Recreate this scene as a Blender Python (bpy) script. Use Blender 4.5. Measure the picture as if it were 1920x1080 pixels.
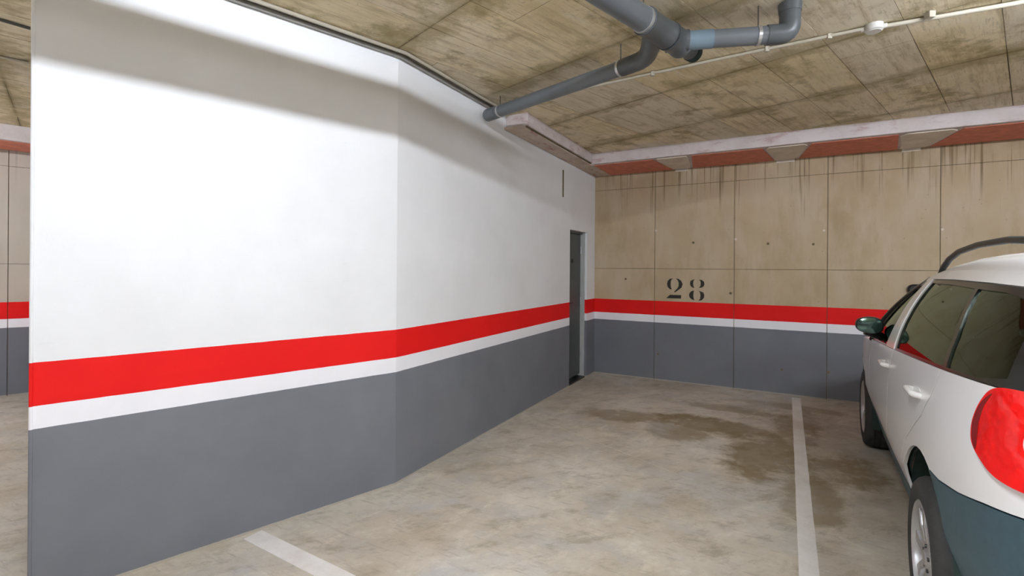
import bpy, bmesh, math, random
from mathutils import Vector, Matrix
from mathutils.geometry import delaunay_2d_cdt
random.seed(7)
sc = bpy.context.scene
for o in list(bpy.data.objects): bpy.data.objects.remove(o)

# ---------------------------------------------------------------- camera, world, lamps, exposure
ZC = 2.963
cam_d = bpy.data.cameras.new('camera'); cam = bpy.data.objects.new('camera', cam_d)
sc.collection.objects.link(cam); sc.camera = cam
cam.matrix_world = Matrix.Translation((0, 0, 1.5)) @ Matrix.Rotation(math.pi/2, 4, 'X') @ Matrix.Rotation(0.0073, 4, 'Z')
cam_d.sensor_width = 36; cam_d.lens = 897.2/1920*36
cam_d.shift_y = -(540-502.27)/1920
cam_d.clip_start = .02
w = bpy.data.worlds.new('world'); sc.world = w; w.use_nodes = True
w.node_tree.nodes['Background'].inputs[0].default_value = (.9, .95, 1, 1)
w.node_tree.nodes['Background'].inputs[1].default_value = .05
sc.view_settings.view_transform = 'Standard'; sc.view_settings.look = 'None'
sc.view_settings.gamma = 1; sc.view_settings.use_curve_mapping = False
sc.view_settings.exposure = 0.22

TUBE_R = .016
TUBE_COL = (.90, .97, 1.09)
def tube_mat(watts):      # glowing fluorescent tube: emission strength from the light power it gives
    m = bpy.data.materials.new('lit tube'); m.use_nodes = True; b = m.node_tree.nodes['Principled BSDF']
    b.inputs['Emission Color'].default_value = (*TUBE_COL, 1)
    b.inputs['Emission Strength'].default_value = watts/(math.pi*2*math.pi*TUBE_R*1.48)
    return m
A1 = math.radians(42.67)     # world heading of the near wall
LAMPS = [  # x, y, z, heading, watts
    (-.10, .60, 2.915, A1, 172),
    (-5.6, 1.9, 2.915, A1, 250),
    (2.75, 1.15, 2.915, math.radians(-28.8), 165),  # added fill lamp, brightens the back wall and the door wall
    (2.4, -.9, 2.915, math.radians(-28.8), 70),  # added fill lamp, weighted to lift the general wall brightness
    (4.6, -2.6, 2.915, math.radians(-28.8), 35),  # added far fill for the ambient level
    (-3.6, -3.4, 2.915, A1, 25),  # added far fill, ambient from the other side
]

# ---------------------------------------------------------------- helpers
COL = sc.collection
def link(o, parent=None):
    COL.objects.link(o)
    if parent: o.parent = parent
    return o
def mesh_obj(name, verts, faces, m, parent=None, smooth=False, bevel=0, mats=None, fmat=None):
    me = bpy.data.meshes.new(name); me.from_pydata([tuple(v) for v in verts], [], faces)
    me.validate(); me.update()
    bm = bmesh.new(); bm.from_mesh(me); bmesh.ops.recalc_face_normals(bm, faces=bm.faces); bm.to_mesh(me); bm.free()
    if smooth:
        for p in me.polygons: p.use_smooth = True
    o = bpy.data.objects.new(name, me)
    if m: me.materials.append(m)
    link(o, parent)
    if smooth and hasattr(me, 'set_sharp_from_angle'): me.set_sharp_from_angle(angle=math.radians(40))
    if bevel:
        b = o.modifiers.new('bevel', 'BEVEL'); b.width = bevel; b.segments = 2; b.limit_method = 'ANGLE'
    return o
def tag(o, label=None, cat=None, group=None, kind=None):
    if label: o['label'] = label
    if cat: o['category'] = cat
    if group: o['group'] = group
    if kind: o['kind'] = kind
    return o
def empty(name, loc=(0, 0, 0), rz=0):
    o = bpy.data.objects.new(name, None); o.empty_display_size = .1; COL.objects.link(o)
    o.location = loc; o.rotation_euler = (0, 0, rz); return o
def box_vf(a, b):
    x0, y0, z0 = a; x1, y1, z1 = b
    v = [(x0,y0,z0),(x1,y0,z0),(x1,y1,z0),(x0,y1,z0),(x0,y0,z1),(x1,y0,z1),(x1,y1,z1),(x0,y1,z1)]
    f = [(0,3,2,1),(4,5,6,7),(0,1,5,4),(1,2,6,5),(2,3,7,6),(3,0,4,7)]
    return v, f
def box(name, a, b, m, parent=None, bevel=0, tf=None):
    v, f = box_vf(a, b)
    if tf: v = [tf(*p) for p in v]
    return mesh_obj(name, v, f, m, parent, bevel=bevel)
def prism(name, poly, z0, z1, m, parent=None, tf=None, bevel=0):
    n = len(poly); v = [(x, y, z0) for x, y in poly] + [(x, y, z1) for x, y in poly]
    f = [tuple(range(n))[::-1], tuple(range(n, 2*n))] + [(i, (i+1) % n, n+(i+1) % n, n+i) for i in range(n)]
    if tf: v = [tf(*p) for p in v]
    return mesh_obj(name, v, f, m, parent, bevel=bevel)
def sweep_vf(pts, r, n=20, caps=True):
    pts = [Vector(p) for p in pts]; rs = r if isinstance(r, (list, tuple)) else [r]*len(pts)
    tang = []
    for i in range(len(pts)):
        a = pts[max(0, i-1)]; b = pts[min(len(pts)-1, i+1)]
        t = (b-a)
        if t.length < 1e-9: t = Vector((0, 0, 1))
        tang.append(t.normalized())
    up = Vector((0, 0, 1)) if abs(tang[0].z) < .9 else Vector((1, 0, 0))
    nrm = tang[0].cross(up).normalized(); V = []; Fc = []
    for i, p in enumerate(pts):
        nrm = (nrm - tang[i]*nrm.dot(tang[i])).normalized(); bn = tang[i].cross(nrm)
        for k in range(n):
            a = 2*math.pi*k/n; V.append(p + (nrm*math.cos(a)+bn*math.sin(a))*rs[i])
    for i in range(len(pts)-1):
        for k in range(n):
            Fc.append((i*n+k, i*n+(k+1) % n, (i+1)*n+(k+1) % n, (i+1)*n+k))
    if caps: Fc += [tuple(range(n))[::-1], tuple(range((len(pts)-1)*n, len(pts)*n))]
    return V, Fc
def tube(name, pts, r, m, parent=None, n=20):
    V, Fc = sweep_vf(pts, r, n); return mesh_obj(name, V, Fc, m, parent, smooth=True)
def rounded(pts, rad, k=8):
    pts = [Vector(p) for p in pts]; out = [pts[0]]
    for a, b, c in zip(pts, pts[1:], pts[2:]):
        u = (a-b).normalized(); v = (c-b).normalized(); d = min(rad, (a-b).length*.49, (c-b).length*.49)
        p, q = b+u*d, b+v*d
        for i in range(k+1):
            t = i/k; out.append(p*(1-t)**2+b*2*t*(1-t)+q*t*t)
    out.append(pts[-1]); return out
def join_vf(L):
    V = []; Fc = []
    for v, f in L:
        o = len(V); V += [Vector(p) for p in v]; Fc += [tuple(i+o for i in q) for q in f]
    return V, Fc

# ---------------------------------------------------------------- materials
class NT:
    def __init__(s, name):
        s.m = bpy.data.materials.new(name); s.m.use_nodes = True; s.t = s.m.node_tree
        s.b = s.t.nodes['Principled BSDF']; s.N = s.t.nodes
    def node(s, ty, **kw):
        n = s.N.new(ty)
        for k, v in kw.items(): setattr(n, k, v)
        return n
    def L(s, a, b): s.t.links.new(a, b)
    def pos(s): 
        return s.node('ShaderNodeNewGeometry').outputs['Position']
    def mapped(s, rz=0, scale=(1, 1, 1), loc=(0, 0, 0), src=None):
        # with a turn: rotate the world into the local axes first, then scale
        if rz: scale = tuple(1/max(q, 1e-6) for q in scale)
        mp = s.node('ShaderNodeMapping', vector_type='TEXTURE' if rz else 'POINT'); mp.inputs['Rotation'].default_value = (0, 0, rz)
        mp.inputs['Scale'].default_value = scale; mp.inputs['Location'].default_value = loc
        s.L(src or s.pos(), mp.inputs[0]); return mp.outputs[0]
    def noise(s, vec, scale, detail=5, rough=.6, out=0):
        n = s.node('ShaderNodeTexNoise'); n.inputs['Scale'].default_value = scale
        n.inputs['Detail'].default_value = detail; n.inputs['Roughness'].default_value = rough
        if vec: s.L(vec, n.inputs['Vector'])
        return n.outputs[out]
    def ramp(s, fac, stops, interp='LINEAR'):
        r = s.node('ShaderNodeValToRGB'); r.color_ramp.interpolation = interp
        e = r.color_ramp.elements
        while len(e) < len(stops): e.new(.5)
        for i, (p, c) in enumerate(stops):
            e[i].position = p; e[i].color = (*c, 1) if len(c) == 3 else c
        s.L(fac, r.inputs[0]); return r.outputs[0]
    def val(s, fac, a, b, x=0, y=1):
        m = s.node('ShaderNodeMapRange'); m.inputs[1].default_value = a; m.inputs[2].default_value = b
        m.inputs[3].default_value = x; m.inputs[4].default_value = y; s.L(fac, m.inputs[0]); return m.outputs[0]
    def math(s, op, a, b=None, c=None, clamp=False):
        m = s.node('ShaderNodeMath', operation=op, use_clamp=clamp)
        for i, q in enumerate((a, b, c)):
            if q is None: continue
            if isinstance(q, (int, float)): m.inputs[i].default_value = q
            else: s.L(q, m.inputs[i])
        return m.outputs[0]
    def mix(s, fac, a, b, mode='MIX'):
        m = s.node('ShaderNodeMix', data_type='RGBA', blend_type=mode)
        for i, q in ((0, fac), (6, a), (7, b)):
            if isinstance(q, (int, float)): m.inputs[i].default_value = q
            elif isinstance(q, tuple): m.inputs[i].default_value = (*q, 1)
            else: s.L(q, m.inputs[i])
        return m.outputs[2]
    def bump(s, h, strength=.3, dist=.01):
        b = s.node('ShaderNodeBump'); b.inputs['Strength'].default_value = strength; b.inputs['Distance'].default_value = dist
        s.L(h, b.inputs['Height']); s.L(b.outputs[0], s.b.inputs['Normal'])
    def sep(s, v):
        n = s.node('ShaderNodeSeparateXYZ'); s.L(v, n.inputs[0]); return n.outputs
    def base(s, c, rough=.6, **kw):
        if isinstance(c, tuple): s.b.inputs['Base Color'].default_value = (*c, 1)
        else: s.L(c, s.b.inputs['Base Color'])
        if isinstance(rough, (int, float)): s.b.inputs['Roughness'].default_value = rough
        else: s.L(rough, s.b.inputs['Roughness'])
        for k, v in kw.items():
            q = s.b.inputs[k.replace('_', ' ')]
            q.default_value = (*v, 1) if isinstance(v, tuple) else v
        return s.m
def plain(name, c, rough=.5, var=.08, scale=6, bump=0, **kw):
    t = NT(name); n = t.noise(t.mapped(), scale, 4)
    lo = tuple(x*(1-var) for x in c); hi = tuple(min(1, x*(1+var)) for x in c)
    col = t.ramp(n, [(.3, lo), (.7, hi)])
    if bump: t.bump(t.noise(t.mapped(), scale*8, 3), bump, .002)
    return t.base(col, rough, **kw)

ZT, ZB, ZW = 1.0685, .877, .7765
def banded(name, upper_fn, bump=.15):
    """wall paint: upper colour, red band, white band, grey dado; thresholds in world height"""
    t = NT(name); P = t.pos(); z = t.sep(P)[2]
    wob = t.math('MULTIPLY', t.math('SUBTRACT', t.noise(t.mapped(), 9, 2), .5), .004)
    zz = t.math('ADD', z, wob)
    n = t.noise(t.mapped(), 1.7, 6, .65); f = t.noise(t.mapped(), 40, 3)
    up = upper_fn(t)
    grey = t.ramp(n, [(.3, (.165, .173, .195)), (.7, (.20, .208, .232))])
    red = t.ramp(n, [(.3, (.74, .008, .008)), (.7, (.82, .013, .011))])
    wht = t.ramp(n, [(.3, (.86, .85, .88)), (.7, (.92, .91, .94))])
    c = t.mix(t.math('GREATER_THAN', zz, ZB), wht, red)
    c = t.mix(t.math('GREATER_THAN', zz, ZT), c, up)
    c = t.mix(t.math('GREATER_THAN', zz, ZW), grey, c)
    # unpainted line at the foot
    c = t.mix(t.math('LESS_THAN', t.math('ADD', zz, t.math('MULTIPLY', t.math('SUBTRACT', f, .5), .006)), .014), c, (.42, .38, .32))
    t.bump(t.math('ADD', t.noise(t.mapped(), 120, 3), t.math('MULTIPLY', n, .8)), bump, .003)
    return t.base(c, .65, Specular_IOR_Level=.2)
def up_white(t):
    n = t.noise(t.mapped(loc=(3, 1, 0)), 2.3, 6, .6)
    c = t.ramp(n, [(.25, (.79, .79, .79)), (.75, (.86, .865, .87))])
    sc_ = t.noise(t.mapped(scale=(1, 1, 5)), 6, 5, .7)
    return t.mix(t.val(sc_, .66, .78, 0, .25), c, (.6, .58, .55))
def up_concrete(t):
    info = t.node('ShaderNodeObjectInfo').outputs['Random']
    n = t.noise(t.mapped(), 1.1, 7, .62); g = t.noise(t.mapped(scale=(1, 1, .35)), 5, 5, .6)
    c = t.ramp(n, [(.25, (.43, .325, .195)), (.5, (.52, .405, .26)), (.75, (.60, .49, .345))])
    c = t.mix(t.val(g, .45, .65, 0, .5), c, (.62, .52, .40))
    g2 = t.noise(t.mapped(loc=(4, 9, 2), scale=(1, 1, .25)), 3.2, 6, .7); c = t.mix(t.val(g2, .54, .68, 0, .45), c, (.40, .30, .17))
    c = t.mix(t.val(info, 0, 1, 0, .2), c, (.40, .33, .23))
    z = t.sep(t.pos())[2]
    # run-down stains below the ceiling beam: narrow vertical streaks that die out downwards
    st = t.noise(t.mapped(scale=(9, 9, .12)), 3.2, 3, .6)
    lim = t.noise(t.mapped(scale=(5, 5, .0)), 1.5, 3, .7)
    top = t.math('SUBTRACT', z, t.val(lim, .3, .7, 2.7, 1.95))
    msk = t.math('MULTIPLY', t.val(st, .555, .60), t.val(top, 0, .35))
    c = t.mix(t.math('MULTIPLY', msk, .65), c, (.13, .085, .035))
    damp = t.math('MULTIPLY', t.val(z, 2.35, 2.8), t.val(t.noise(t.mapped(), 2.2, 4), .35, .62))
    c = t.mix(t.math('MULTIPLY', damp, .45), c, (.24, .155, .06))
    pit = t.node('ShaderNodeTexVoronoi'); pit.inputs['Scale'].default_value = 9; t.L(t.pos(), pit.inputs['Vector'])
    c = t.mix(t.val(pit.outputs['Distance'], .035, .07, .5, 0), c, (.22, .17, .11))
    return c
def up_concrete_grey(t):
    c = up_concrete(t)
    return t.mix(.6, c, (.50, .475, .44))
M = {}
M['wall_white'] = banded('painted plaster with bands', up_white, .12)
M['wall_concrete_grey'] = banded('greyer cast concrete with bands', up_concrete_grey, .3)
M['wall_concrete'] = banded('cast concrete with bands', up_concrete, .3)

t = NT('floor concrete')
n1 = t.noise(t.mapped(), .8, 8, .62); n2 = t.noise(t.mapped(loc=(5, 2, 0)), 3.1, 7, .65)
n3 = t.noise(t.mapped(rz=.9, scale=(1, 3, 1)), 2.4, 6, .65)
c = t.ramp(n1, [(.28, (.38, .33, .25)), (.46, (.53, .47, .375)), (.6, (.62, .57, .485)), (.76, (.73, .68, .58))])
c = t.mix(t.val(n2, .5, .66, 0, .6), c, (.44, .43, .41))
c = t.mix(t.val(n3, .56, .70, 0, .55), c, (.74, .67, .53))
c = t.mix(t.val(t.noise(t.mapped(loc=(9, 4, 0)), 1.6, 7, .7), .55, .7, 0, .4), c, (.42, .34, .22))
# oily brown puddle marks
P = t.pos()
def blob(cx, cy, rx, ry, rz):
    mp = t.node('ShaderNodeVectorMath', operation='SUBTRACT'); t.L(P, mp.inputs[0]); mp.inputs[1].default_value = (cx, cy, 0)
    v = t.mapped(rz=rz or 1e-4, scale=(1, 1, .001), src=mp.outputs[0])
    v2 = t.node('ShaderNodeVectorMath', operation='DIVIDE'); t.L(v, v2.inputs[0]); v2.inputs[1].default_value = (rx, ry, 1)
    le = t.node('ShaderNodeVectorMath', operation='LENGTH'); t.L(v2.outputs[0], le.inputs[0])
    return le.outputs['Value']
warp = t.noise(t.mapped(loc=(1, 7, 0)), 2.6, 7, .68)
tot = None
for cx, cy, rx, ry, rz, s in [(1.15, 4.90, .50, .20, -.3, .8), (1.95, 4.55, .75, .30, -.75, 1), (2.05, 3.75, .38, .60, -.5, 1), (2.75, 4.55, .22, .75, -.55, .85), (2.55, 3.55, .30, .40, -.6, .9), (1.55, 4.4, .35, .25, 0, .8), (1.95, 3.15, .22, .42, -.5, .8), (2.35, 5.15, .5, .16, -.5, .7), (3.1, 5.2, .5, .15, -.5, .6)]:
    d = t.math('ADD', blob(cx, cy, rx, ry, rz), t.math('MULTIPLY', t.math('SUBTRACT', warp, .5), 2.3))
    k = t.math('MULTIPLY', t.val(d, 1.05, .70, 0, 1), s)
    tot = k if tot is None else t.math('MAXIMUM', tot, k)
ed = t.math('MULTIPLY', tot, t.val(n2, .35, .62, 1, .68))
c = t.mix(t.math('MULTIPLY', ed, .95), c, (.17, .115, .03))
gp = t.noise(t.mapped(loc=(3, 11, 0)), 1.3, 7, .65)
c = t.mix(t.val(gp, .54, .64, 0, .5), c, (.46, .47, .48))
gq = t.noise(t.mapped(rz=.3, scale=(1, 2, 1), loc=(6, 3, 0)), 3.6, 8, .75)
c = t.mix(t.val(gq, .52, .64, 0, .7), c, (.31, .265, .19))
gr = t.noise(t.mapped(loc=(13, 3, 0)), 1.9, 8, .7); c = t.mix(t.val(gr, .52, .66, 0, .5), c, (.37, .31, .22))
c = t.mix(t.val(gr, .36, .46, .45, 0), c, (.70, .65, .55))
c = t.mix(t.val(gq, .33, .44, .4, 0), c, (.76, .72, .62))
wv = t.noise(t.mapped(rz=-.5, scale=(1, 6, 1)), 5, 6, .75)
c = t.mix(t.val(wv, .54, .68, 0, .5), c, (.26, .22, .17))
t.bump(t.math('ADD', t.noise(t.mapped(), 60, 4), t.math('MULTIPLY', n2, 2)), .12, .004)
M['floor'] = t.base(c, t.val(n2, .3, .7, .42, .62))

t = NT('board formed concrete ceiling')
info = t.node('ShaderNodeObjectInfo').outputs['Random']
grain = t.noise(t.mapped(rz=A1, scale=(1, 9, 1)), 2.2, 6, .65)
n1 = t.noise(t.mapped(), 1.0, 8, .68); n2 = t.noise(t.mapped(loc=(4, 4, 0)), 2.6, 8, .72); n3 = t.noise(t.mapped(loc=(8, 1, 0)), 1.7, 8, .75)
c = t.ramp(n1, [(.30, (.60, .48, .26)), (.48, (.78, .655, .42)), (.62, (.85, .75, .56))])
c = t.mix(t.val(info, 0, 1, 0, .55), c, (.62, .55, .44))
c = t.mix(t.val(info, .75, .8, 0, .35), c, (.74, .68, .55))
c = t.mix(t.val(grain, .50, .66, 0, .6), c, (.40, .31, .17))
c = t.mix(t.val(grain, .34, .44, .5, 0), c, (.78, .70, .56))
c = t.mix(t.val(n2, .53, .64, 0, .75), c, (.30, .24, .10))
c = t.mix(t.val(n3, .56, .68, 0, .6), c, (.36, .25, .13))
fine = t.noise(t.mapped(rz=A1, scale=(1, 14, 1)), 7, 5, .75)
c = t.mix(t.val(fine, .56, .68, 0, .55), c, (.24, .19, .10))
ab = t.sep(t.mapped(rz=A1))
la = t.math('ABSOLUTE', t.math('SUBTRACT', t.math('FRACT', t.math('ADD', ab[0], -2.1)), .5))   # distance to the cross joints
wide = t.val(t.math('ADD', la, t.math('MULTIPLY', t.math('SUBTRACT', n3, .5), .9)), .02, .13, 1, 0)
c = t.mix(t.math('MULTIPLY', wide, .6), c, (.30, .235, .10))
edge = t.val(la, .004, .022, .55, 0)
c = t.mix(t.math('MULTIPLY', edge, t.val(n2, .4, .55)), c, (.17, .13, .05))
speck = t.noise(t.mapped(), 28, 4, .7)
c = t.mix(t.val(speck, .62, .70, 0, .45), c, (.27, .22, .13))
t.bump(t.math('ADD', grain, t.math('MULTIPLY', fine, .6)), .6, .008)
M['ceiling'] = t.base(c, .8)
M['joint'] = plain('dark damp joint', (.16, .125, .07), .9, .3, 4)
M['joint_light'] = plain('cement joint filler', (.60, .56, .47), .8, .15, 8)
t = NT('white line paint'); n = t.noise(t.mapped(), 7, 6, .7); f = t.noise(t.mapped(), 60, 3)
c = t.ramp(n, [(.3, (.70, .66, .61)), (.6, (.80, .77, .73))]); c = t.mix(t.val(f, .6, .75, 0, .35), c, (.5, .46, .4))
M['line'] = t.base(c, .6)
t = NT('trowelled render'); n = t.noise(t.mapped(), 2.5, 6, .7); n2 = t.noise(t.mapped(loc=(2, 5, 1), scale=(1, 1, 3)), 5, 6, .7)
c = t.ramp(n, [(.3, (.52, .45, .42)), (.6, (.64, .57, .56))]); c = t.mix(t.val(n2, .55, .66, 0, .6), c, (.40, .23, .22))
t.bump(n2, .3, .006); M['render'] = t.base(c, .8)
t = NT('raw render with red smears'); n = t.noise(t.mapped(), 2.5, 6, .7); n2 = t.noise(t.mapped(rz=math.radians(61), scale=(1, 4, 1)), 2.8, 6, .7)
c = t.ramp(n, [(.3, (.42, .34, .26)), (.6, (.60, .50, .42))]); c = t.mix(t.val(n2, .54, .64, 0, .7), c, (.34, .10, .09))
t.bump(n2, .3, .006); M['render_raw'] = t.base(c, .8)
M['foam'] = plain('brick red insulation board', (.62, .20, .13), .8, .18, 12, .3)
M['plaster'] = plain('grey plaster dab', (.70, .62, .52), .85, .12, 8, .4)
M['pvc'] = plain('grey plastic pipe', (.145, .16, .175), .38, .1, 5)
M['pvc_blue'] = plain('blue grey plastic pipe', (.17, .235, .285), .38, .06, 5)
M['pvc_dark'] = plain('dark grey plastic fitting', (.085, .095, .10), .4, .12, 5)
M['steel'] = plain('galvanised steel', (.62, .62, .62), .35, .08, 30, Metallic=.8)
M['conduit'] = plain('cream plastic conduit', (.42, .38, .30), .45, .06, 5)
M['conduit_grey'] = plain('grey cable', (.30, .29, .27), .5, .08, 5)
M['cable_dark'] = plain('dark cable', (.05, .045, .035), .6, .08, 5)
M['white_plastic'] = plain('off white plastic', (.58, .56, .52), .5, .05, 5)
M['door'] = plain('dark grey door paint', (.075, .085, .082), .45, .06, 5)
M['door_frame'] = plain('light grey frame paint', (.44, .45, .44), .5, .05, 5)
M['black'] = plain('black plastic', (.012, .013, .013), .35, .1, 9)
M['ink'] = plain('black stencil paint', (.022, .019, .013), .7, .3, 30)
# car
M['car_white'] = plain('white car paint', (.86, .85, .83), .25, .015, 2, Coat_Weight=.4, Coat_Roughness=.08)
M['car_grey'] = plain('grey blue bumper plastic', (.042, .085, .105), .48, .12, 30, .1)
M['car_black'] = plain('gloss black trim', (.012, .014, .013), .18, .05, 9)
M['liner'] = plain('wheel arch liner', (.012, .03, .024), .8, .2, 20)
M['tyre'] = plain('tyre rubber', (.028, .028, .026), .75, .2, 40, .2)
M['rim'] = plain('silver alloy', (.50, .50, .50), .3, .05, 20, Metallic=.7)
M['trim_in'] = plain('interior grey cloth', (.20, .20, .18), .85, .15, 30)
M['rail'] = plain('dark roof rail', (.028, .034, .030), .4, .1, 10)
t = NT('red lamp lens'); v = t.node('ShaderNodeTexVoronoi'); v.inputs['Scale'].default_value = 45; t.L(t.pos(), v.inputs['Vector'])
t.bump(v.outputs['Distance'], .5, .004)
M['lens_red'] = t.base(t.ramp(t.noise(t.mapped(), 9, 2), [(.35, (.78, .004, .003)), (.6, (1.0, .006, .004))]), .14, Coat_Weight=1.0, Coat_Roughness=.05)
M['lens_dark'] = plain('dark red lamp lens', (.28, .004, .004), .12, .1, 9, Coat_Weight=1.0)
M['lens_clear'] = plain('clear lamp lens', (.74, .70, .64), .12, .06, 9, Coat_Weight=1.0)
M['lens_amber'] = plain('headlamp glass', (.55, .56, .56), .08, .06, 9, Metallic=.3)
t = NT('green tinted car glass')
tr = t.node('ShaderNodeBsdfTransparent'); tr.inputs[0].default_value = (.74, .94, .77, 1)
gl = t.node('ShaderNodeBsdfGlossy'); gl.inputs['Roughness'].default_value = .02; gl.inputs[0].default_value = (.85, 1, .88, 1)
fr = t.node('ShaderNodeFresnel'); fr.inputs[0].default_value = 1.5
mx = t.node('ShaderNodeMixShader'); t.L(fr.outputs[0], mx.inputs[0]); t.L(tr.outputs[0], mx.inputs[1]); t.L(gl.outputs[0], mx.inputs[2])
t.L(mx.outputs[0], t.N['Material Output'].inputs[0]); M['glass'] = t.m
t = NT('mirror glass'); M['mirror'] = t.base(t.ramp(t.noise(t.mapped(), 3, 1), [(.3, (.10, .17, .16)), (.7, (.14, .22, .21))]), .12, Metallic=.9)
M['lamp_body'] = plain('white lamp housing', (.8, .8, .8), .4, .02, 5)

# ---------------------------------------------------------------- room
V2 = Vector
P0 = V2((-2.1002, 2.0925)); P1 = V2((-.7938, 3.2968)); P2 = V2((1.1923, 6.9033))
d1 = V2((.73526, .67779)); d2 = V2((.48240, .87595)); db = V2((.87595, -.48240))
n1v = V2((.67779, -.73526)); n2v = V2((.87595, -.48240)); nbv = -d2
PQ = V2((-5.435, 5.710)); E = P2+db*9.0; RR = V2((4.74, -5.32)); FL = V2((-7.0, -6.2)); FR = PQ-d1*9.2
def frame_tf(A, dr, nr):      # local (s, out, z) -> world ; out>0 into the room
    return lambda s, o, z: (A.x+dr.x*s+nr.x*o, A.y+dr.y*s+nr.y*o, z)
TOP = 3.12
room = [P0, P1, P2, E, RR, FL, FR, PQ]
def struct(o): return tag(o, kind='structure')

# floor: thin base and two cast slabs parted by a filled joint
J0 = V2((1.726, 2.829)); Jd = V2((.60, -.80)); Jn = V2((.80, .60))
def clip(poly, p, n):
    out = []
    for i in range(len(poly)):
        a, b = poly[i], poly[(i+1) % len(poly)]; da, dbb = (a-p).dot(n), (b-p).dot(n)
        if da >= 0: out.append(a)
        if (da > 0) != (dbb > 0): out.append(a+(b-a)*(da/(da-dbb)))
    return out
big = [V2((-12.5, -8)), V2((10.5, -8)), V2((10.5, 9)), V2((-12.5, 9))]
floor = struct(prism('floor', [tuple(p) for p in big], -.2, -.0012, M['joint_light']))
g = .0055
for sgn in (1, -1):
    pl = clip(big, J0+Jn*g*sgn, Jn*sgn)
    prism('slab', [tuple(p) for p in pl], -.0012, 0, M['floor'], floor)
def fline(name, A, B, wd, label):
    A, B = V2(A), V2(B); d = (B-A).normalized(); n = V2((-d.y, d.x))*wd/2
    # slightly uneven painted edge
    L = (B-A).length; k = max(2, int(L/.12)); left = []; right = []
    for i in range(k+1):
        p = A+d*L*i/k; j = random.uniform(-.0015, .0015)
        left.append(p+n*(1+j*20)); right.append(p-n*(1-j*20))
    o = prism(name, [tuple(p) for p in left+right[::-1]], .0, .0018, M['line'], floor)
    o['label'] = label; return o
fline('painted_line', (3.340, 5.605), (1.155, 1.80), .088, 'white painted bay line between the empty bay and the car')
fline('painted_line', (-1.435, 2.67), (5.3, -1.35), .105, 'white painted line across the mouth of the bay at the foot of the white wall')

ceiling = struct(prism('ceiling', [tuple(p) for p in big], ZC+.010, ZC+.2, M['joint']))
# formwork panels of the soffit (grid follows the near wall)
cells = []
SB, SA = .395, 1.0
for ib in range(-24, 30):
    for ia in range(-12, 12):
        b0 = -2.09+ib*SB; a0 = 2.6+ia*SA+(.0 if ib % 3 else .32)
        cells.append((a0, b0))
def c2w(a, b): return V2((a*d1.x+b*n1v.x, a*d1.y+b*n1v.y))
vis, rest = [], []
for a0, b0 in cells:
    ctr = c2w(a0+SA/2, b0+SB/2)
    if not (-12 < ctr.x < 10 and -7.6 < ctr.y < 8.6): continue
    (vis if (ctr.y > 2.1 and abs(ctr.x) < ctr.y*1.2+.7 and (ctr-P2).dot(nbv) > -.6 and ctr.y < 8.2) else rest).append((a0, b0, ctr.length))
vis.sort(key=lambda q: q[2]); rest += vis[290:]; vis = vis[:290]
def cell_vf(a0, b0):
    g = random.uniform(.0008, .0035); dz = random.uniform(-.0012, .0012)
    q = [c2w(a0+g, b0+g), c2w(a0+SA-g, b0+g), c2w(a0+SA-g, b0+SB-g), c2w(a0+g, b0+SB-g)]
    v = [(p.x, p.y, ZC+dz+random.uniform(-.0008, .0008)) for p in q]+[(p.x, p.y, ZC+.012) for p in q]
    return v, [(0, 1, 2, 3), (7, 6, 5, 4), (0, 4, 5, 1), (1, 5, 6, 2), (2, 6, 7, 3), (3, 7, 4, 0)]
for a0, b0, _ in vis:
    v, f = cell_vf(a0, b0); mesh_obj('panel', v, f, M['ceiling'], ceiling)
v, f = join_vf([cell_vf(a0, b0) for a0, b0, _ in rest])
tag(mesh_obj('panels', v, f, M['ceiling'], ceiling), kind='stuff')

def wall(name, A, B, m, th=.2, inward=None, parts=None):
    dr = (B-A).normalized(); L = (B-A).length
    tf = frame_tf(A, dr, inward)
    return struct(box(name, (0, -th, -.05), (L, 0, TOP), m, tf=tf))
# near white wall
wall('wall_left_near', P0, P1, M['wall_white'], .22, n1v)
struct(tube('trim_1', [(P0.x, P0.y, 0.0), (P0.x, P0.y, ZC)], .007, M['wall_white'], n=10))
# second white wall with the door opening
tf2 = frame_tf(P1, d2, n2v); S0, S1, ZD = 3.165, 3.80, 1.995; L2 = 4.1172
v, f = join_vf([([tf2(*p) for p in v], f) for v, f in [box_vf((0, -.22, -.05), (S0, 0, TOP)), box_vf((S1, -.22, -.05), (L2, 0, TOP)), box_vf((S0, -.22, ZD), (S1, 0, TOP))]])
struct(mesh_obj('wall_left', v, f, M['wall_white']))
dr_ = struct(empty('door_1', (P1.x+d2.x*S0, P1.y+d2.y*S0, 0), math.atan2(d2.y, d2.x)))
# local door frame: x along the wall, y positive = away from the room
DW = S1-S0
box('door_leaf', (.012, .085, .045), (DW-.035, .125, ZD-.03), M['door'], dr_, .003)
box('jamb', (DW-.034, .03, 0), (DW-.002, .15, ZD-.002), M['door_frame'], dr_, .003)
box('jamb', (.001, .05, 0), (.011, .15, ZD-.002), M['black'], dr_)
box('head_jamb', (.012, .06, ZD-.028), (DW-.036, .15, ZD-.002), M['door'], dr_)
box('sill', (.002, .01, .0), (DW-.036, .15, .018), M['black'], dr_)
hd = box('rose', (.055, .076, .985), (.095, .085, 1.10), M['black'], dr_, .003)
V_, F_ = sweep_vf(rounded([(.075, .080, 1.045), (.075, .035, 1.045), (.19, .035, 1.045)], .02), .0085, 12)
mesh_obj('handle', V_, F_, M['black'], dr_, True)
for k in range(3):
    V_, F_ = sweep_vf([(DW-.038, .078, .3+k*.7), (DW-.038, .078, .4+k*.7)], .008, 10); mesh_obj('hinge', V_, F_, M['steel'], dr_, True)
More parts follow.
